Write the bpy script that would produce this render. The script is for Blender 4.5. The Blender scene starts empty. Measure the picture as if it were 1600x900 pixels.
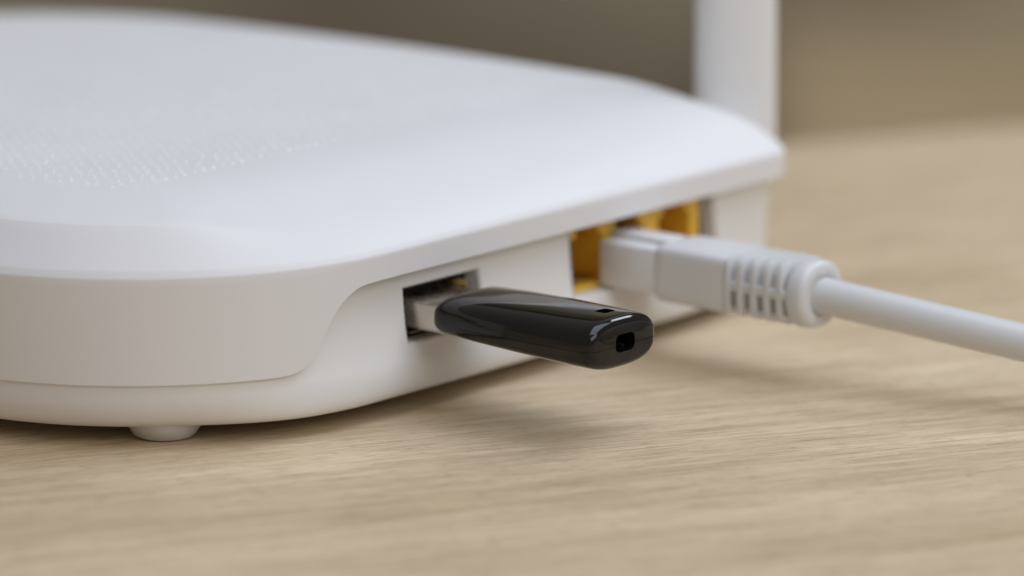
import bpy, bmesh, math, random
from mathutils import Vector
MM = 0.001
R = math.radians
random.seed(4)
S = bpy.context.scene
C = S.collection

# ------------------------------------------------------------------ camera
TH, PH, DIST, FPX = R(50), R(12.9), 900.0, 9000.0
cam_pos = Vector((-659.757, -575.663, 221.016))
r_ = Vector((math.cos(TH), -math.sin(TH), 0))
dh = Vector((math.sin(TH), math.cos(TH), 0))
d_ = dh * math.cos(PH) + Vector((0, 0, -math.sin(PH)))
cd = bpy.data.cameras.new('camera')
cam = bpy.data.objects.new('camera', cd)
C.objects.link(cam)
cam.location = cam_pos * MM
cam.rotation_euler = d_.to_track_quat('-Z', 'Y').to_euler()
cd.sensor_width = 36
cd.lens = 36 * FPX / 1600
cd.clip_start = 0.05
cd.clip_end = 60
cd.dof.use_dof = True
cd.dof.focus_distance = 0.886
cd.dof.aperture_fstop = 8.6
S.camera = cam

# ------------------------------------------------------------------ light
w = bpy.data.worlds.new('World'); S.world = w; w.use_nodes = True
bg = w.node_tree.nodes['Background']
bg.inputs['Color'].default_value = (0.80, 0.745, 0.68, 1)
bg.inputs['Strength'].default_value = 0.31

def area(name, loc, target, sx, sy, power, col):
    l = bpy.data.lights.new(name, 'AREA'); l.shape = 'RECTANGLE'
    l.size = sx; l.size_y = sy; l.energy = power; l.color = col
    o = bpy.data.objects.new(name, l); C.objects.link(o)
    o.location = loc
    o.rotation_euler = (Vector(target) - Vector(loc)).to_track_quat('-Z', 'Y').to_euler()
    return o
area('window_light', (0.14, -0.20, 0.60), (0.05, -0.06, 0.0), 0.60, 0.52, 2.85, (0.74, 0.82, 1.0))
area('room_light', (0.86, -0.06, 0.76), (0.03, 0.0, 0.0), 0.34, 0.2, 1.7, (0.90, 0.95, 1.0))

area('front_fill', (-0.25, -1.8, 1.15), (0.03, 0.0, 0.0), 1.6, 0.9, 11, (0.95, 0.97, 1.0))  # added fill from behind the camera, brightens skirt and back face

area('far_fill', (1.25, 0.85, 0.75), (1.95, 1.5, -0.35), 1.2, 0.8, 8.5, (1.0, 0.97, 0.88))  # added fill, lifts the wall and the block behind the table
S.view_settings.view_transform = 'Standard'
S.view_settings.look = 'None'
S.view_settings.exposure = 0
S.view_settings.gamma = 1
S.cycles.use_denoising = True
S.cycles.max_bounces = 10

# ------------------------------------------------------------------ materials
def mat(name, col, rough=0.5, metal=0.0, spec=0.5, coat=0.0):
    m = bpy.data.materials.new(name); m.use_nodes = True
    b = m.node_tree.nodes['Principled BSDF']
    b.inputs['Base Color'].default_value = (*col, 1)
    b.inputs['Roughness'].default_value = rough
    b.inputs['Metallic'].default_value = metal
    b.inputs['Specular IOR Level'].default_value = spec
    b.inputs['Coat Weight'].default_value = coat
    b.inputs['Coat Roughness'].default_value = 0.04
    return m, m.node_tree, b

def noise_bump(nt, b, scale, dist, strength=0.3, detail=4, vor=False, mask=None):
    tc = nt.nodes.new('ShaderNodeTexCoord')
    if vor:
        n = nt.nodes.new('ShaderNodeTexVoronoi'); out = n.outputs['Distance']
    else:
        n = nt.nodes.new('ShaderNodeTexNoise'); n.inputs['Detail'].default_value = detail; out = n.outputs['Fac']
    n.inputs['Scale'].default_value = scale
    nt.links.new(tc.outputs['Object'], n.inputs['Vector'])
    bp = nt.nodes.new('ShaderNodeBump')
    bp.inputs['Strength'].default_value = strength
    bp.inputs['Distance'].default_value = dist
    nt.links.new(out, bp.inputs['Height'])
    nt.links.new(bp.outputs['Normal'], b.inputs['Normal'])
    return n, bp

def rough_var(nt, b, scale, lo, hi):
    tc = nt.nodes.new('ShaderNodeTexCoord')
    n = nt.nodes.new('ShaderNodeTexNoise'); n.inputs['Scale'].default_value = scale; n.inputs['Detail'].default_value = 5
    nt.links.new(tc.outputs['Object'], n.inputs['Vector'])
    mr = nt.nodes.new('ShaderNodeMapRange')
    mr.inputs['From Min'].default_value = 0.3; mr.inputs['From Max'].default_value = 0.7
    mr.inputs['To Min'].default_value = lo; mr.inputs['To Max'].default_value = hi
    nt.links.new(n.outputs['Fac'], mr.inputs['Value'])
    nt.links.new(mr.outputs['Result'], b.inputs['Roughness'])

M_LID, nt, b = mat('lid_plastic', (0.80, 0.79, 0.79), 0.5, spec=0.3)
noise_bump(nt, b, 2600, 0.00002, 0.35); rough_var(nt, b, 60, 0.46, 0.58)
M_BASE, nt, b = mat('shell_plastic', (0.80, 0.79, 0.775), 0.36, spec=0.45)
noise_bump(nt, b, 2000, 0.00001, 0.25); rough_var(nt, b, 60, 0.30, 0.42)
M_TEX, nt, b = mat('relief_plastic', (0.80, 0.79, 0.79), 0.38, spec=0.5)
noise_bump(nt, b, 2600, 0.00002, 0.35)
M_FOOT, nt, b = mat('foot_rubber', (0.62, 0.61, 0.59), 0.6); noise_bump(nt, b, 1500, 0.00002)
M_BOOT, nt, b = mat('boot_plastic', (0.68, 0.685, 0.685), 0.36, spec=0.6)
noise_bump(nt, b, 1500, 0.00003, 0.4)
M_CABLE, nt, b = mat('cable_jacket', (0.68, 0.685, 0.685), 0.36, spec=0.6)
noise_bump(nt, b, 900, 0.00004, 0.3)
M_CLEAR, nt, b = mat('clear_plastic', (0.90, 0.91, 0.92), 0.12)
b.inputs['Transmission Weight'].default_value = 0.2; b.inputs['IOR'].default_value = 1.5
M_BLACK, nt, b = mat('gloss_black', (0.005, 0.0048, 0.0045), 0.10, spec=0.42)
rough_var(nt, b, 250, 0.04, 0.09)
M_DARK, nt, b = mat('dark_plastic', (0.007, 0.006, 0.005), 0.55)
M_METAL, nt, b = mat('plug_metal', (0.58, 0.53, 0.47), 0.24, 1.0); rough_var(nt, b, 400, 0.18, 0.34)
M_SOCK, nt, b = mat('shaded_socket_metal', (0.20, 0.17, 0.14), 0.4, 1.0)  # metal darkened: the port's inner shade is put into its colour
M_GOLD, nt, b = mat('contact_gold', (0.62, 0.50, 0.26), 0.3, 1.0)
M_YELLOW, nt, b = mat('amber_plastic', (0.86, 0.52, 0.06), 0.28)
b.inputs['Subsurface Weight'].default_value = 0.25
b.inputs['Subsurface Radius'].default_value = (0.004, 0.002, 0.0005)
b.inputs['Subsurface Scale'].default_value = 0.5
M_GREY, nt, b = mat('grey_bezel', (0.30, 0.30, 0.30), 0.5)
M_ANT, nt, b = mat('antenna_plastic', (0.78, 0.78, 0.775), 0.35); noise_bump(nt, b, 900, 0.00002)

# oak laminate
OFF = 16.0
def wood():
    m, nt, b = mat('oak_laminate', (0.5, 0.4, 0.3), 0.5, spec=0.4)
    L = nt.links.new
    tc = nt.nodes.new('ShaderNodeTexCoord')
    mp0 = nt.nodes.new('ShaderNodeMapping'); mp0.inputs['Rotation'].default_value = (0, 0, R(29))
    L(tc.outputs['Object'], mp0.inputs['Vector'])
    def nz(sx, sy, detail, dist=0.0, rough=0.6, off=0.0):
        mp = nt.nodes.new('ShaderNodeMapping'); mp.inputs['Scale'].default_value = (sx, sy, 1); mp.inputs['Location'].default_value = (off, off * 0.7, off)
        L(mp0.outputs['Vector'], mp.inputs['Vector'])
        n = nt.nodes.new('ShaderNodeTexNoise'); n.inputs['Scale'].default_value = 1
        n.inputs['Detail'].default_value = detail; n.inputs['Distortion'].default_value = dist
        n.inputs['Roughness'].default_value = rough
        L(mp.outputs['Vector'], n.inputs['Vector']); return n.outputs['Fac']
    def ramp(x, stops):
        r = nt.nodes.new('ShaderNodeValToRGB'); e = r.color_ramp.elements
        e[0].position, e[0].color = stops[0][0], (*stops[0][1], 1)
        e[1].position, e[1].color = stops[-1][0], (*stops[-1][1], 1)
        for p, c in stops[1:-1]:
            k = e.new(p); k.color = (*c, 1)
        L(x, r.inputs['Fac']); return r.outputs['Color']
    def mul(a, bb, f=1.0):
        x = nt.nodes.new('ShaderNodeMix'); x.data_type = 'RGBA'; x.blend_type = 'MULTIPLY'
        x.inputs['Factor'].default_value = f
        L(a, x.inputs['A']); L(bb, x.inputs['B']); return x.outputs['Result']
    broad = ramp(nz(3, 13, 5, 0.3, 0.55, OFF), [(0.34, (0.62, 0.47, 0.295)), (0.52, (0.79, 0.635, 0.435)), (0.70, (0.84, 0.69, 0.495))])
    mid = ramp(nz(16, 260, 5, 0.15), [(0.32, (0.80, 0.77, 0.72)), (0.62, (1, 1, 1))])
    fine_v = nz(60, 1800, 4, 0.05, 0.75)
    fine = ramp(fine_v, [(0.38, (0.56, 0.50, 0.43)), (0.52, (1, 1, 1)), (0.75, (1.10, 1.09, 1.07))])
    pores_v = nz(260, 2600, 2, 0.0)
    pores = ramp(pores_v, [(0.33, (0.42, 0.36, 0.28)), (0.41, (1, 1, 1))])
    col = mul(mul(mul(broad, mid), fine, 0.7), pores, 0.6)
    L(col, b.inputs['Base Color'])
    bp = nt.nodes.new('ShaderNodeBump'); bp.inputs['Strength'].default_value = 0.6; bp.inputs['Distance'].default_value = 0.00008
    L(fine_v, bp.inputs['Height']); L(bp.outputs['Normal'], b.inputs['Normal'])
    mr = nt.nodes.new('ShaderNodeMapRange'); mr.inputs['To Min'].default_value = 0.40; mr.inputs['To Max'].default_value = 0.62
    L(fine_v, mr.inputs['Value']); L(mr.outputs['Result'], b.inputs['Roughness'])
    return m
M_WOOD = wood()

def blotch(name, c0, c1, scale, rough=0.8):
    m, nt, b = mat(name, c0, rough)
    tc = nt.nodes.new('ShaderNodeTexCoord')
    n = nt.nodes.new('ShaderNodeTexNoise'); n.inputs['Scale'].default_value = scale; n.inputs['Detail'].default_value = 1
    nt.links.new(tc.outputs['Object'], n.inputs['Vector'])
    r = nt.nodes.new('ShaderNodeValToRGB'); e = r.color_ramp.elements
    e[0].position, e[0].color = 0.35, (*c0, 1); e[1].position, e[1].color = 0.62, (*c1, 1)
    nt.links.new(n.outputs['Fac'], r.inputs['Fac']); nt.links.new(r.outputs['Color'], b.inputs['Base Color'])
    return m
M_FLOOR = blotch('floor_carpet', (0.24, 0.19, 0.14), (0.34, 0.30, 0.21), 3.0)
M_BACKDROP = blotch('backdrop_brown', (0.50, 0.40, 0.28), (0.60, 0.49, 0.35), 5.0, 0.5)
M_WALL = blotch('wall_paint', (0.20, 0.165, 0.13), (0.36, 0.34, 0.25), 3.0)

# ------------------------------------------------------------------ helpers (all shapes in millimetres)
WPOS = {}
def place(o, wpos, parent):
    WPOS[o.name] = Vector(wpos)
    o.location = Vector(wpos)
    if parent:
        o.parent = parent
        o.location = Vector(wpos) - WPOS[parent.name]

def mesh_obj(name, verts, faces, m, parent=None, smooth=True, weld=True, sharp=None, loc=(0, 0, 0)):
    me = bpy.data.meshes.new(name)
    lo = Vector(loc)
    me.from_pydata([tuple((Vector(v) - lo) * MM) for v in verts], [], faces)
    bm = bmesh.new(); bm.from_mesh(me)
    if weld: bmesh.ops.remove_doubles(bm, verts=bm.verts, dist=1e-7)
    bmesh.ops.recalc_face_normals(bm, faces=bm.faces)
    bm.to_mesh(me); bm.free()
    me.materials.append(m)
    if smooth:
        for p in me.polygons: p.use_smooth = True
        if sharp: me.set_sharp_from_angle(angle=R(sharp))
    o = bpy.data.objects.new(name, me); C.objects.link(o)
    place(o, lo * MM, parent)
    return o

def bm_obj(name, bm, m, parent=None, sharp=35):
    bmesh.ops.recalc_face_normals(bm, faces=bm.faces)
    me = bpy.data.meshes.new(name); bm.to_mesh(me); bm.free()
    me.materials.append(m)
    for p in me.polygons: p.use_smooth = True
    me.set_sharp_from_angle(angle=R(sharp))
    o = bpy.data.objects.new(name, me); C.objects.link(o)
    place(o, Vector((0, 0, 0)), parent)
    return o

def empty(name, loc, label, cat):
    o = bpy.data.objects.new(name, None); C.objects.link(o)
    o.empty_display_size = 0.01
    o.location = Vector(loc) * MM; WPOS[o.name] = Vector(loc) * MM; o['label'] = label; o['category'] = cat
    return o

def add_box(bm, x0, x1, y0, y1, z0, z1, bev=0.0):
    vs = [bm.verts.new(Vector((x, y, z)) * MM) for x in (x0, x1) for y in (y0, y1) for z in (z0, z1)]
    q = [(0, 1, 3, 2), (4, 6, 7, 5), (0, 4, 5, 1), (2, 3, 7, 6), (0, 2, 6, 4), (1, 5, 7, 3)]
    fs = [bm.faces.new([vs[i] for i in f]) for f in q]
    if bev > 0:
        es = set(e for f in fs for e in f.edges)
        bmesh.ops.bevel(bm, geom=list(es), offset=bev * MM, segments=3, affect='EDGES', profile=0.5)

def loft(sections, closed_ends=True):
    n = len(sections[0]); V = [p for s in sections for p in s]; F = []
    for i in range(len(sections) - 1):
        for j in range(n):
            k = (j + 1) % n
            F.append((i * n + j, i * n + k, (i + 1) * n + k, (i + 1) * n + j))
    if closed_ends:
        F.append(tuple(range(n))); F.append(tuple((len(sections) - 1) * n + j for j in range(n)))
    return V, F

def sstep(a, b, x):
    t = min(1, max(0, (x - a) / (b - a))); return t * t * (3 - 2 * t)
def lerp(a, b, t): return a + (b - a) * t
def interp(pts, x):
    if x <= pts[0][0]: return pts[0][1]
    for (x0, y0), (x1, y1) in zip(pts, pts[1:]):
        if x <= x1: return lerp(y0, y1, (x - x0) / (x1 - x0))
    return pts[-1][1]

# ------------------------------------------------------------------ setting
def sheet(name, x0, x1, y0, y1, z0, z1, m, bev=0):
    bm = bmesh.new(); add_box(bm, x0, x1, y0, y1, z0, z1, bev)
    o = bm_obj(name, bm, m); return o
# table top: its far edge runs roughly across the view
tb = bpy.data.meshes.new('table_top')
def tabpt(a, b_):          # a = along the view, b_ = to the right, measured from the port
    v = dh * a + r_ * b_; return (v.x, v.y)
bm = bmesh.new()
cor = [tabpt(-500, -700), tabpt(-500, 700), tabpt(188 + 240, 600), tabpt(188 - 240, -600)]
lo_ = [bm.verts.new((x * MM, y * MM, -0.025)) for x, y in cor]
up_ = [bm.verts.new((x * MM, y * MM, 0)) for x, y in cor]
bm.faces.new(lo_); bm.faces.new(up_)
for i in range(4):
    j = (i + 1) % 4; bm.faces.new((lo_[i], lo_[j], up_[j], up_[i]))
bmesh.ops.bevel(bm, geom=list(bm.edges), offset=0.0015, segments=2, affect='EDGES')
table = bm_obj('table_top', bm, M_WOOD); table['kind'] = 'structure'
fl = sheet('floor', -3000, 4200, -3000, 4200, -760, -740, M_FLOOR); fl['kind'] = 'structure'
bm = bmesh.new()
p = dh * 2600
vs = []
for sgn in (-1, 1):
    for th in (0, 60):
        for z in (-740, 1800):
            v = dh * (2600 + th) + r_ * (2600 * sgn); vs.append(bm.verts.new((v.x * MM, v.y * MM, z * MM)))
for f in [(0, 1, 3, 2), (4, 6, 7, 5), (0, 4, 5, 1), (2, 3, 7, 6), (0, 2, 6, 4), (1, 5, 7, 3)]:
    bm.faces.new([vs[i] for i in f])
wl = bm_obj('wall', bm, M_WALL); wl['kind'] = 'structure'

bm = bmesh.new(); vs = []  # added brown block, only softens the blurred step from table to wall
for k_ in (160, 1500):
    for a_ in (2250, 2600):
        for z in (-740, -402):
            v = dh * a_ + r_ * k_; vs.append(bm.verts.new((v.x * MM, v.y * MM, z * MM)))
for f in [(0, 1, 3, 2), (4, 6, 7, 5), (0, 4, 5, 1), (2, 3, 7, 6), (0, 2, 6, 4), (1, 5, 7, 3)]:
    bm.faces.new([vs[i] for i in f])
bmesh.ops.bevel(bm, geom=list(bm.edges), offset=0.012, segments=3, affect='EDGES')
bk = bm_obj('backdrop_block', bm, M_BACKDROP); bk['kind'] = 'structure'

# ------------------------------------------------------------------ router outline
XL, XR, YB, YF = -56.0, 100.4, -1.0, 190.0
RNL, RNR, RF = 50.0, 6.0, 62.0
HX = (1.9, 20.7, 43.0, 81.0)
def outline():
    pts = []   # (x, y, nx, ny)  outward normal
    xs = set(HX)
    x = XL + RNL
    while x < XR - RNR: xs.add(round(x, 3)); x += 1.0
    xs = [v for v in sorted(xs)]
    xs = [v for i, v in enumerate(xs) if i == 0 or v - xs[i - 1] > 0.15 or v in HX]
    for v in xs: pts.append((v, YB, 0, -1))
    def arc(cx, cy, r, a0, a1, n):
        for i in range(n + 1):
            a = R(lerp(a0, a1, i / n)); pts.append((cx + r * math.cos(a), cy + r * math.sin(a), math.cos(a), math.sin(a)))
    arc(XR - RNR, YB + RNR, RNR, -90, 0, 24)
    n = 40
    for i in range(1, n): pts.append((XR, lerp(YB + RNR, YF - RF, i / n), 1, 0))
    arc(XR - RF, YF - RF, RF, 0, 90, 30)
    for i in range(1, 20): pts.append((lerp(XR - RF, XL + RF, i / 20), YF, 0, 1))
    arc(XL + RF, YF - RF, RF, 90, 180, 30)
    for i in range(1, 30): pts.append((XL, lerp(YF - RF, YB + RNL, i / 30), -1, 0))
    arc(XL + RNL, YB + RNL, RNL, 180, 270, 100)
    out = []
    for p in pts:
        if not out or (Vector(p[:2]) - Vector(out[-1][:2])).length > 0.05: out.append(p)
    if (Vector(out[-1][:2]) - Vector(out[0][:2])).length < 0.05: out.pop()
    return out
OUT = outline(); N = len(OUT)
CX, CY = (XL + XR) / 2, (YB + YF) / 2
def sdf(x, y):
    r = (RNL if x < CX else RNR) if y < CY else RF
    hx, hy = (XR - XL) / 2, (YF - YB) / 2
    qx, qy = abs(x - CX) - hx + r, abs(y - CY) - hy + r
    return r - min(max(qx, qy), 0) - math.hypot(max(qx, 0), max(qy, 0))
def side_w(x, y):          # 0 on the back face, 1 on the sides
    cy = 49
    if y >= cy: return 1.0
    if x < -6: dx = -6 - x
    elif x > 60: dx = x - 60
    else: return 0.0
    a = math.degrees(math.atan2(dx, cy - y))
    return sstep(14, 44, a) if x < 0 else sstep(8, 60, a)
def ztop(x, y):
    z = ztop0(x, y)
    z = 27.5 + (z - 27.5) * lerp(1, 0.42 + 0.58 * (1 - math.exp(-y / 6)) if y > 0 else 0.42, sstep(50, 88, x))
    return z - (z - 27.5) * (0.10 * sstep(60, 130, y) + 0.16 * sstep(100, 175, y))
def ztop0(x, y):
    s = max(0, sdf(x, y))
    wv = side_w(x, y)
    if True:
        zs = 27.5 + s * 6.6 / 7 if s < 7 else 34.1 + 3.2 * (1 - math.exp(-(s - 7) / 11))
        if 6 < s < 8: zs -= 0.12 * (1 - abs(s - 7))
        zb = 27.5 + 9.8 * (1 - math.exp(-s / 13))
        zl = lerp(zb, zs, wv)
    zc = 27.5 + 10.6 * (1 - math.exp(-s / lerp(13, 4.6, wv)))
    zc2 = 27.5 + 9.8 * (1 - math.exp(-s / lerp(13, 4.6, wv)))
    z = lerp(zl, lerp(zc2, zc, sstep(30, 75, x)), sstep(0, 45, x))
    return lerp(z, 37.15 + 0.75 * sstep(10, 85, x), sstep(9, 38, s))

LOW = [(-26, 10.2), (-23.6, 10.35), (-21.9, 10.8), (-20.6, 11.6), (-19.4, 12.8), (-18.4, 14.5), (-17.4, 16.6), (-16.2, 18.6),
       (-14.8, 20.2), (-13.0, 21.6), (-11.4, 22.4), (-9.5, 22.75), (-7, 22.85), (0, 22.9)]
def zlow(x, y):
    if y > CY: return 10.2
    if x > CX: return lerp(22.9, 10.2, sstep(24, 36, y))
    if x < -6 and y > 18: return 10.2
    return interp(LOW, x)

# ------------------------------------------------------------------ the router
router = empty('router', (20, 80, 0), 'white plastic wireless router with rounded lid and yellow network sockets, standing on wooden table', 'router')

rings = []
def inset(x, y, nx, ny, s_):
    X, Y = x - nx * s_, y - ny * s_
    if x > CX and y < CY: X, Y = min(X, XR - s_), max(Y, YB + s_)   # keep the small corner from folding over
    return X, Y
def ring(fn):
    rings.append([fn(*p) for p in OUT])
# outside wall, from the inner return up to the rim
ring(lambda x, y, nx, ny: (x - nx * 2.3, y - ny * 2.3, zlow(x, y) + 2.5))
ring(lambda x, y, nx, ny: (x - nx * 2.2, y - ny * 2.2, zlow(x, y) + 0.15))
ring(lambda x, y, nx, ny: (x - nx * 1.9, y - ny * 1.9, zlow(x, y)))
def ins(z): return (27.0 - z) * 0.030
ring(lambda x, y, nx, ny: (x - nx * (ins(zlow(x, y)) + 0.18), y - ny * (ins(zlow(x, y)) + 0.18), zlow(x, y)))
for k, t in enumerate((0, 0.02, 0.15, 0.35, 0.55, 0.75, 0.92, 1.0)):
    def f(x, y, nx, ny, t=t, k=k):
        z = lerp(zlow(x, y) + 0.15, 26.9, t); i = ins(z); return (x - nx * i, y - ny * i, z)
    ring(f)
for s, dz in ((0.05, 27.12), (0.16, 27.33), (0.32, 27.52)):
    ring(lambda x, y, nx, ny, s=s, dz=dz: (x - nx * s, y - ny * s, dz))
for s in (0.55, 0.9, 1.5, 2.4, 3.4, 4.4, 5.4, 6.2, 6.6, 6.85, 7.0, 7.15, 7.4, 7.9, 8.6, 9.5):
    def f(x, y, nx, ny, s=s):
        X, Y = inset(x, y, nx, ny, s); return (X, Y, ztop(X, Y))
    ring(f)
for k in range(1, 90):
    t = k / 90
    def f(x, y, nx, ny, t=t):
        X, Y = inset(x, y, nx, ny, 9.5)
        X, Y = lerp(X, CX, t), lerp(Y, CY, t); return (X, Y, ztop(X, Y))
    ring(f)
V, F = loft(rings, False)
V.append((CX, CY, ztop(CX, CY))); last = (len(rings) - 1) * N
for j in range(N): F.append((last + j, last + (j + 1) % N, len(V) - 1))
mesh_obj('lid', V, F, M_LID, router, sharp=38)

# raised dot relief on the lid, hundreds of thousands too small to pick apart: one part
V, F = [], []
def tex_edge(x): return 30 + 0.0 * x
j = 0
y = 31.0
while y < 150:
    x0 = -34 + (1.1 if j % 2 else 0)
    x = x0
    while x < 88:
        if sdf(x, y) > 22 and side_w(x, y) >= 0 and (y < 92 or (x + y) % 3 < 9):
            bx_, by_ = x, y
            edge = y < 32.0
            if not edge: x += random.uniform(-.3, .3); y += random.uniform(-.3, .3)
            z = ztop(x, y) - 0.05; a = 0.68 + random.uniform(-.08, .08); h = 0.05 + (0.33 if edge else 0.21) * random.uniform(.4, 1.2)
            i = len(V)
            V += [(x - a, y, z), (x, y - a * .8, z), (x + a, y, z), (x, y + a * .8, z), (x, y, z + h)]
            F += [(i, i + 1, i + 4), (i + 1, i + 2, i + 4), (i + 2, i + 3, i + 4), (i + 3, i, i + 4)]
            x, y = bx_, by_
        x += 2.2
    y += 1.5; j += 1
rel = mesh_obj('dot_relief', V, F, M_TEX, router, smooth=False, weld=False)
rel['kind'] = 'stuff'

# base shell with the two openings
ZR = [2.3, 2.32, 2.5, 2.8, 3.3, 4.0, 5.0, 6.4, 8.0, 9.0, 10.0, 10.8, 12.4, 14, 16, 18, 20.0, 22.2, 23.6, 26]
PB = [(2.3, 9), (2.32, 4), (2.5, 2.4), (2.8, 1.7), (3.3, 1.25), (4, 0.98), (5, 0.85), (6.4, 0.85), (8, 0.95), (9, 1.2), (10, 1.5), (12, 2.0), (14, 2.35), (16, 2.6), (18, 2.8), (20.8, 3.0), (26, 3.0)]
PS = [(2.3, 11), (2.32, 6.5), (2.5, 4.6), (2.8, 3.8), (3.3, 3.1), (4, 2.5), (5, 1.95), (6.4, 1.45), (8, 1.2), (10, 1.15), (12, 1.5), (26, 2.6)]
PR = [(2.3, 12), (2.32, 9), (2.5, 8), (2.8, 7.3), (3.3, 6.8), (4, 6.3), (5, 5.8), (8, 4.8), (12, 3.9), (16, 3.1), (20.8, 2.3), (26, 2.3)]
def base_ins(x, y, z):
    wv = side_w(x, y)
    side = interp(PS, z)
    if x > CX and y < 60: side = lerp(interp(PR, z), side, sstep(20, 60, y))
    return lerp(interp(PB, z), side, wv)
V, F = [], []
for z in ZR:
    for (x, y, nx, ny) in OUT:
        i = base_ins(x, y, z); V.append((x - nx * i, y - ny * i, z + .4 * (1 if z < 3 else max(0, 1 - (z - 3) / 5))))
HOLES = [(1.9, 20.7, 10.8, 20.0), (43.0, 81.0, 10.8, 23.6)]
for k in range(len(ZR) - 1):
    zm = (ZR[k] + ZR[k + 1]) / 2
    for j in range(N):
        q = (j + 1) % N
        xm = (OUT[j][0] + OUT[q][0]) / 2
        if OUT[j][3] == -1 and OUT[q][3] == -1 and any(a < xm < b and c < zm < d for a, b, c, d in HOLES): continue
        F.append((k * N + j, k * N + q, (k + 1) * N + q, (k + 1) * N + j))
F.append(tuple(range(N)))
def ysurf(z): return YB + interp(PB, z)
# opening linings
for a, b_, c_, d_2 in HOLES:
    i0 = len(V)
    xs = [a, b_]
    for dep, sh in ((0, 0), (0.35, 0.3), (3.2, 0.35)):
        for (x, z) in ((a, c_), (b_, c_), (b_, d_2), (a, d_2)):
            V.append((x + (sh if x == a else -sh), ysurf(z) + dep, z + (sh if z == c_ else -sh)))
    for k in range(2):
        for j in range(4):
            F.append((i0 + k * 4 + j, i0 + k * 4 + (j + 1) % 4, i0 + (k + 1) * 4 + (j + 1) % 4, i0 + (k + 1) * 4 + j))
mesh_obj('base_shell', V, F, M_BASE, router, sharp=32)

# feet
def foot(x, y):
    prof = [(0, 0.0), (3.6, 0.0), (4.3, 0.12), (4.9, 0.5), (5.8, 1.9), (6.2, 2.9), (6.3, 3.4), (0, 3.6)]
    secs = [[(x + r * math.cos(2 * math.pi * k / 40), y + r * math.sin(2 * math.pi * k / 40), z + 0.02) for k in range(40)] for r, z in prof[1:-1]]
    V, F = loft(secs)
    mesh_obj('foot', V, F, M_FOOT, router, sharp=60, loc=(x, y, 0))
foot(-33.2, 20.2); foot(80, 20); foot(-31, 146); foot(80, 146)

# usb socket
bm = bmesh.new()
x0, x1, z0, z1, t, y0, y1 = 4.3, 19.0, 12.0, 19.2, 0.35, 4.6, 16
add_box(bm, x0, x1, 2.4, y1, z0, z0 + t, .1); add_box(bm, x0, x1, y0, y1, z1 - t, z1, .1)
add_box(bm, x0, x0 + t, y0 + .02, y1, z0 + t, z1 - t); add_box(bm, x1 - t, x1, y0 + .02, y1, z0 + t, z1 - t)
sock = bm_obj('usb_socket', bm, M_SOCK, router)
bm = bmesh.new(); add_box(bm, 1.5, 21, 16.1, 17, 10.5, 20.8); add_box(bm, 1.0, x0 - .02, 5.1, 6, 10.4, 21.0); add_box(bm, x1 + .02, 21.5, 5.1, 6, 10.4, 21.0); add_box(bm, x0, x1, 5.2, 6, z1 + .02, 21.0); add_box(bm, x0, x1, 5.2, 6, 10.4, z0 - .02); bm_obj('socket_back_shade', bm, M_DARK, sock)  # back plate, plus black plates standing in for shade round the shell
bm = bmesh.new(); add_box(bm, 5.5, 17.6, 6.4, 15.9, 16.3, 18.2, .2); bm_obj('socket_tongue', bm, M_DARK, sock)
for xc in (7.6, 15.6):
    for zc, sg in ((19.4 - t - .25, -1),):
        secs = []
        for k in range(7):
            yy = 4.9 + k * 1.0; zz = zc + sg * (1.2 * math.sin(k / 6 * math.pi))
            secs.append([(xc - .9, yy, zz), (xc + .9, yy, zz), (xc + .9, yy, zz + .25), (xc - .9, yy, zz + .25)])
        V, F = loft(secs); mesh_obj('spring_tab', V, F, M_GOLD, sock, sharp=40)
secs = []
for k in range(7):
    yy = 3.0 + k * 0.9; xx = x1 - t - .2 - 1.3 * math.sin(k / 6 * math.pi)
    secs.append([(xx, yy, 17.2), (xx + .25, yy, 17.2), (xx + .25, yy, 18.3), (xx, yy, 18.3)])
V, F = loft(secs); mesh_obj('spring_tab', V, F, M_GOLD, sock, sharp=40)

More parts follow.
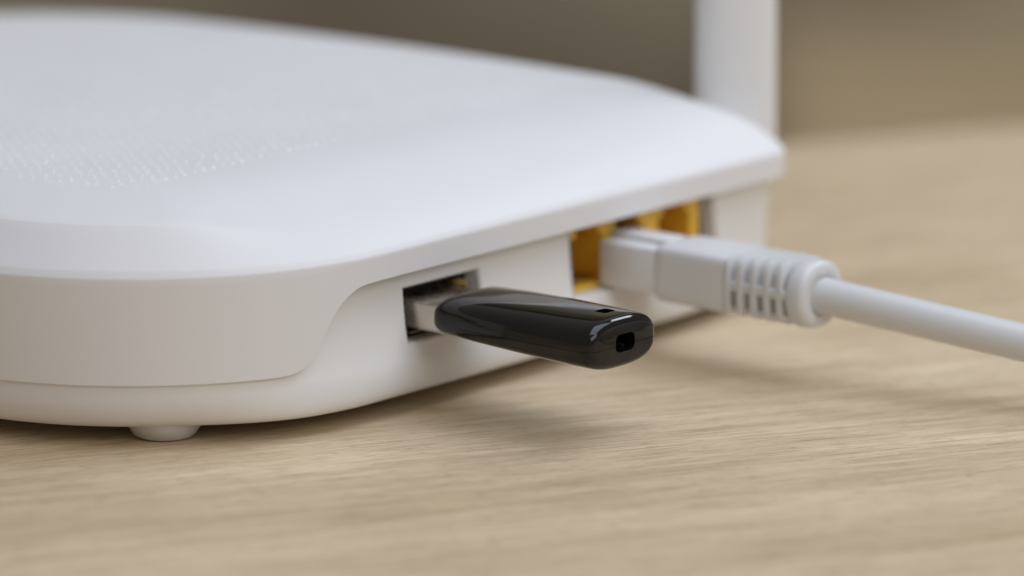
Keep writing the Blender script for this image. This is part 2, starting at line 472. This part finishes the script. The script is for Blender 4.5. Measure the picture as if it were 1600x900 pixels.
# grey-walled opening with the amber network socket block
YJ = 2.9
bx0, bx1, bz0, bz1 = 43.4, 78.0, 11.2, 23.2
JP = (bx1 - bx0) / 3
def plate_holes(holes, x0, x1, z0, z1, y, depth):
    xs = sorted(set([x0, x1] + [h[0] for h in holes] + [h[1] for h in holes]))
    zs = sorted(set([z0, z1] + [h[2] for h in holes] + [h[3] for h in holes]))
    V, F = [], []
    inside = lambda xm, zm: any(a < xm < b and c < zm < d for a, b, c, d in holes)
    def quad(*p):
        i = len(V); V.extend(p); F.append(tuple(range(i, i + len(p))))
    for i in range(len(xs) - 1):
        for k in range(len(zs) - 1):
            xa, xb, za, zb = xs[i], xs[i + 1], zs[k], zs[k + 1]; xm, zm = (xa + xb) / 2, (za + zb) / 2
            if inside(xm, zm):
                quad((xa, y + depth, za), (xb, y + depth, za), (xb, y + depth, zb), (xa, y + depth, zb))
                if not inside(xa - .01, zm): quad((xa, y, za), (xa, y + depth, za), (xa, y + depth, zb), (xa, y, zb))
                if not inside(xb + .01, zm): quad((xb, y, za), (xb, y + depth, za), (xb, y + depth, zb), (xb, y, zb))
                if not inside(xm, za - .01): quad((xa, y, za), (xb, y, za), (xb, y + depth, za), (xa, y + depth, za))
                if not inside(xm, zb + .01): quad((xa, y, zb), (xb, y, zb), (xb, y + depth, zb), (xa, y + depth, zb))
            else:
                quad((xa, y, za), (xb, y, za), (xb, y, zb), (xa, y, zb))
    quad((x0, y, z0), (x0, y + depth, z0), (x0, y + depth, z1), (x0, y, z1))
    quad((x1, y, z0), (x1, y + depth, z0), (x1, y + depth, z1), (x1, y, z1))
    quad((x0, y, z1), (x1, y, z1), (x1, y + depth, z1), (x0, y + depth, z1))
    quad((x0, y, z0), (x1, y, z0), (x1, y + depth, z0), (x0, y + depth, z0))
    return V, F
holes = []
for k in range(3):
    c = (48.7, 59.0, 71.4)[k]
    hw = 4.25
    holes += [(c - hw, c + hw, 12.1, 20.2), (c - 3.0, c + 3.0, 12.1, 21.7), (c - 1.9, c + 1.9, 12.1, 22.6)]
V, F = plate_holes(holes, bx0, bx1, bz0, bz1, YJ, 11)
jack = mesh_obj('network_socket_block', V, F, M_YELLOW, router, smooth=False)
for k in range(3):
    c = (48.7, 59.0, 71.4)[k]
    for q in range(8):
        bm = bmesh.new(); xx = c - 3.0 + q * 0.86
        add_box(bm, xx, xx + .35, YJ + 1.5, YJ + 9.5, 12.6, 12.95)
        bm_obj('contact_pin', bm, M_GOLD, jack)
bm = bmesh.new(); add_box(bm, 78.3, 80.6, 5.4, 7, 11.2, 23.2); bm_obj('socket_surround', bm, M_GREY, router)
bm = bmesh.new(); add_box(bm, 42, 82, 14.5, 15.5, 10, 24); bm_obj('socket_backing', bm, M_DARK, router)

# antenna: hinge and blade beside the right corner
ant = bpy.data.objects.new('antenna', None)
def oval(cx, cy, z, a, b, e=2.4, n=40):
    out = []
    for k in range(n):
        t = 2 * math.pi * k / n; ct, st = math.cos(t), math.sin(t)
        px = a * math.copysign(abs(ct) ** (2 / e), ct); py = b * math.copysign(abs(st) ** (2 / e), st)
        out.append((cx + px * aU[0] + py * aV[0], cy + px * aU[1] + py * aV[1], z))
    return out
ang = R(-42)
aU = (math.cos(ang), math.sin(ang)); aV = (-math.sin(ang), math.cos(ang))
ax_, ay_ = 102.6, 14.4
secs = []
for z, f in ((15, .5), (15.6, .55), (20, .7), (23, .97), (26, 1.0), (60, 1.0), (120, .97), (168, .9), (172, .82), (174, .6)):
    secs.append(oval(ax_, ay_, z, 6.9 * f, 4.9 * f))
V, F = loft(secs)
ant = mesh_obj('antenna', V, F, M_ANT, router, sharp=50, loc=(ax_, ay_, 15))
bm = bmesh.new(); add_box(bm, 97, 102.0, 14, 18.5, 12, 19, .8); bm_obj('antenna_hinge', bm, M_ANT, router)

# ------------------------------------------------------------------ flash drive
stick = empty('flash_drive', (9.6, -20, 11), 'glossy black flash drive plugged into the white router, lanyard hole in its tip', 'flash drive')
def sup(cx, cz, y, a, b, e=2.8, n=96):
    out = []
    for k in range(n):
        t = 2 * math.pi * k / n; ct, st = math.cos(t), math.sin(t)
        out.append((cx + a * math.copysign(abs(ct) ** (2 / e), ct), y, cz + b * math.copysign(abs(st) ** (2 / e), st)))
    return out
YS, YE = -4.4, -36.5
def body_dims(y):
    u = (YS - y) / (YS - YE)         # 0 root .. 1 tip
    a = interp([(0, 8.5), (.2, 8.8), (.5, 8.9), (.85, 8.6), (1, 8.3)], u)
    bt = interp([(0, 3.05), (.25, 3.5), (.55, 3.85), (.85, 4.1), (1, 4.1)], u)
    cz = interp([(0, 16.2), (.4, 16.0), (1, 15.65)], u)
    return a, bt, cz
secs = []
ys = []
for d, s in ((0, 1.6), (0.12, 1.1), (0.4, .6), (0.9, .22), (1.6, 0)):
    ys.append((YS - d, s))
for k in range(1, 24): ys.append((lerp(YS - 1.6, YE + 2.2, k / 24), 0))
for d, s in ((2.2, 0), (1.4, .05), (0.95, .16), (0.6, .36), (0.32, .62), (0.12, .95), (0.02, 1.25), (0, 1.5)):
    ys.append((YE + d, s))
for y, s in ys:
    a, bt, cz = body_dims(y)
    secs.append(sup(9.6, cz, y, a - s, bt - s * .8, lerp(3.0, 2.7, min(1, max(0, (YS - y - 8) / 20)))))
a, bt, cz = body_dims(YE)
# slightly crowned end face
for s, d in ((2.6, .14), (3.7, .2)):
    secs.append(sup(9.6, cz, YE - d, a - s * 1.2, bt - min(s, 3.6) , 2.6))
V, F = loft(secs)
def boolean(o, cutters):
    for cme in cutters:
        co = bpy.data.objects.new('cut', cme); C.objects.link(co)
        md = o.modifiers.new('b', 'BOOLEAN'); md.operation = 'DIFFERENCE'; md.object = co; md.solver = 'EXACT'
        dg = bpy.context.evaluated_depsgraph_get(); dg.update()
        nm = bpy.data.meshes.new_from_object(o.evaluated_get(dg))
        o.modifiers.clear(); o.data = nm
        bpy.data.objects.remove(co)
def cutter(x0, x1, y0, y1, z0, z1, bev):
    bm = bmesh.new(); add_box(bm, x0, x1, y0, y1, z0, z1, bev)
    bmesh.ops.recalc_face_normals(bm, faces=bm.faces)
    me = bpy.data.meshes.new('c'); bm.to_mesh(me); bm.free(); return me
body = mesh_obj('body', V, F, M_BLACK, None, sharp=40)
cuts = [cutter(7.3, 11.9, YE - 3, YE + 6, 14.3, 17.1, .9),
        cutter(9.0, 11.8, YE + 3.4, YE + 5.6, 15.5, 22, .5)]
boolean(body, cuts)
# seam: a thin groove ring cut round the middle of the tip
gme = cutter(-6, 26, YE - 3, YE + 26, 15.30, 15.36, 0)
boolean(body, [gme])
for p in body.data.polygons: p.use_smooth = True
body.data.set_sharp_from_angle(angle=R(38))
body.parent = stick; body.location = -stick.location

bm = bmesh.new()
px0, px1, pz0, pz1 = 3.5, 15.7, 13.3, 17.7
t = .35
add_box(bm, px0, px1, -5.6, 11, pz0, pz0 + t, .08); add_box(bm, px0, px1, -5.6, 11, pz1 - t, pz1, .08)
add_box(bm, px0, px0 + t, -5.58, 11, pz0 + .1, pz1 - .1, .08); add_box(bm, px1 - t, px1, -5.58, 11, pz0 + .1, pz1 - .1, .08)
plug = bm_obj('plug', bm, M_METAL, stick)
bm = bmesh.new(); add_box(bm, px0 + t, px1 - t, -5.5, 10.8, pz0 + t, pz0 + 2.0); bm_obj('plug_insert', bm, M_DARK, plug)

# ------------------------------------------------------------------ network cable
cable = empty('network_cable', (57, -40, 10), 'white network cable with a ribbed strain relief, plugged into the amber socket block', 'cable')
BX = 57.0
def rrect(cx, cz, y, a, b, e, n=64): return sup(cx, cz, y, a, b, e, n)
def spow(y):  # centre height droops a little along the cable
    return interp([(-10, 15.4), (-40, 14.9), (-60, 14.5), (-110, 13.3)], -(-y)) if False else lerp(15.45, 13.6, min(1, max(0, (-y - 10) / 70)))
# clear plug
bm = bmesh.new(); add_box(bm, BX - 5.75, BX + 5.75, -10.5, 2.6, 11.6, 19.3, .6); add_box(bm, BX - 2.1, BX + 5.5, 2.0, 9, 13.9, 19.0, .2)
cp = bm_obj('clear_plug', bm, M_CLEAR, cable)
bm = bmesh.new(); add_box(bm, BX - 4.8, BX + 4.8, -10.4, 1, 13.0, 18.2, .5); bm_obj('wire_core', bm, M_BOOT, cp)
bm = bmesh.new()
add_box(bm, BX - 2.4, BX + 2.4, -9.0, 2.5, 19.32, 20.2, .3); bm_obj('latch', bm, M_CLEAR, cp)
# boot body
secs = []
for y, a, b_, e in ((-8.6, 5.0, 3.9, 5), (-8.9, 5.6, 4.4, 6), (-9.6, 6.0, 4.7, 7), (-11, 6.1, 4.75, 8), (-23.2, 6.1, 4.75, 8), (-23.5, 6.0, 4.65, 8), (-23.5, 4.7, 3.6, 5)):
    secs.append(rrect(BX, 15.3, y, a, b_, e))
V, F = loft(secs); mesh_obj('boot', V, F, M_BOOT, cable, sharp=45)
# strain relief: flexible core, ribs with gaps and a side spine between them
secs = []
for y, a in ((-23, 4.0), (-38, 3.6), (-38.5, 3.5)):
    secs.append(rrect(BX, 15.2, y, a, a * .95, 3))
V, F = loft(secs); relief = mesh_obj('strain_relief', V, F, M_BOOT, cable, sharp=45)
RY = [-23.55, -25.9, -28.5, -31.1, -33.6]
for k, y in enumerate(RY):
    f = 1 - .012 * k
    a, b_ = lerp(6.1, 5.8, k / 4), lerp(4.75, 5.2, k / 4)
    e = lerp(7, 4.2, k / 4)
    y2 = y - 1.25 if k else y - 0.9
    secs = [rrect(BX, 15.3, y, a - .35, b_ - .3, e), rrect(BX, 15.3, y - .2, a, b_, e),
            rrect(BX, 15.3, y2 + .2, a, b_, e), rrect(BX, 15.3, y2, a - .35, b_ - .3, e)]
    V, F = loft(secs); mesh_obj('rib', V, F, M_BOOT, relief, sharp=45)
# spines bridging the ribs: along the side middle and the edges
bm = bmesh.new()
for zc, hh in ((15.4, .8),):
    add_box(bm, BX - 5.75, BX + 5.75, -36.0, -23.4, zc - hh, zc + hh, .3)
add_box(bm, BX - 2.6, BX + 2.6, -36.0, -23.4, 11.0, 19.5, .4); add_box(bm, BX - 5.0, BX + 5.0, -36, -23.4, 11.3, 12.1, .3)
bm_obj('spine', bm, M_BOOT, relief)
# end collar
secs = []
for y, a in ((-35.6, 4.6), (-35.6, 5.5), (-35.8, 5.8), (-36.3, 5.95), (-37.9, 5.85), (-38.5, 5.6), (-38.9, 5.1), (-39.0, 4.4), (-38.95, 3.6), (-38.5, 3.25), (-36.5, 3.1)):
    secs.append(rrect(BX, 15.1, y, a, a * .93, 2.25))
V, F = loft(secs); mesh_obj('collar', V, F, M_BOOT, cable, sharp=50)
# cable jacket
path = []
for k in range(60):
    y = -36.6 - k * 3
    u = max(0, -y - 36) / 36
    x = BX + 8.5 * u ** 1.25
    z = 15.1 - 4.3 * u ** 1.15
    z = max(z, 3.05 + .0)
    path.append(Vector((x, y, z)))
secs = []
for i, p in enumerate(path):
    d = (path[min(i + 1, 59)] - path[max(i - 1, 0)]).normalized()
    s = d.cross(Vector((0, 0, 1))).normalized(); u = s.cross(d)
    secs.append([tuple(p + (s * math.cos(2 * math.pi * k / 40) + u * math.sin(2 * math.pi * k / 40)) * 3.0) for k in range(40)])
V, F = loft(secs); mesh_obj('jacket', V, F, M_CABLE, cable, sharp=60)
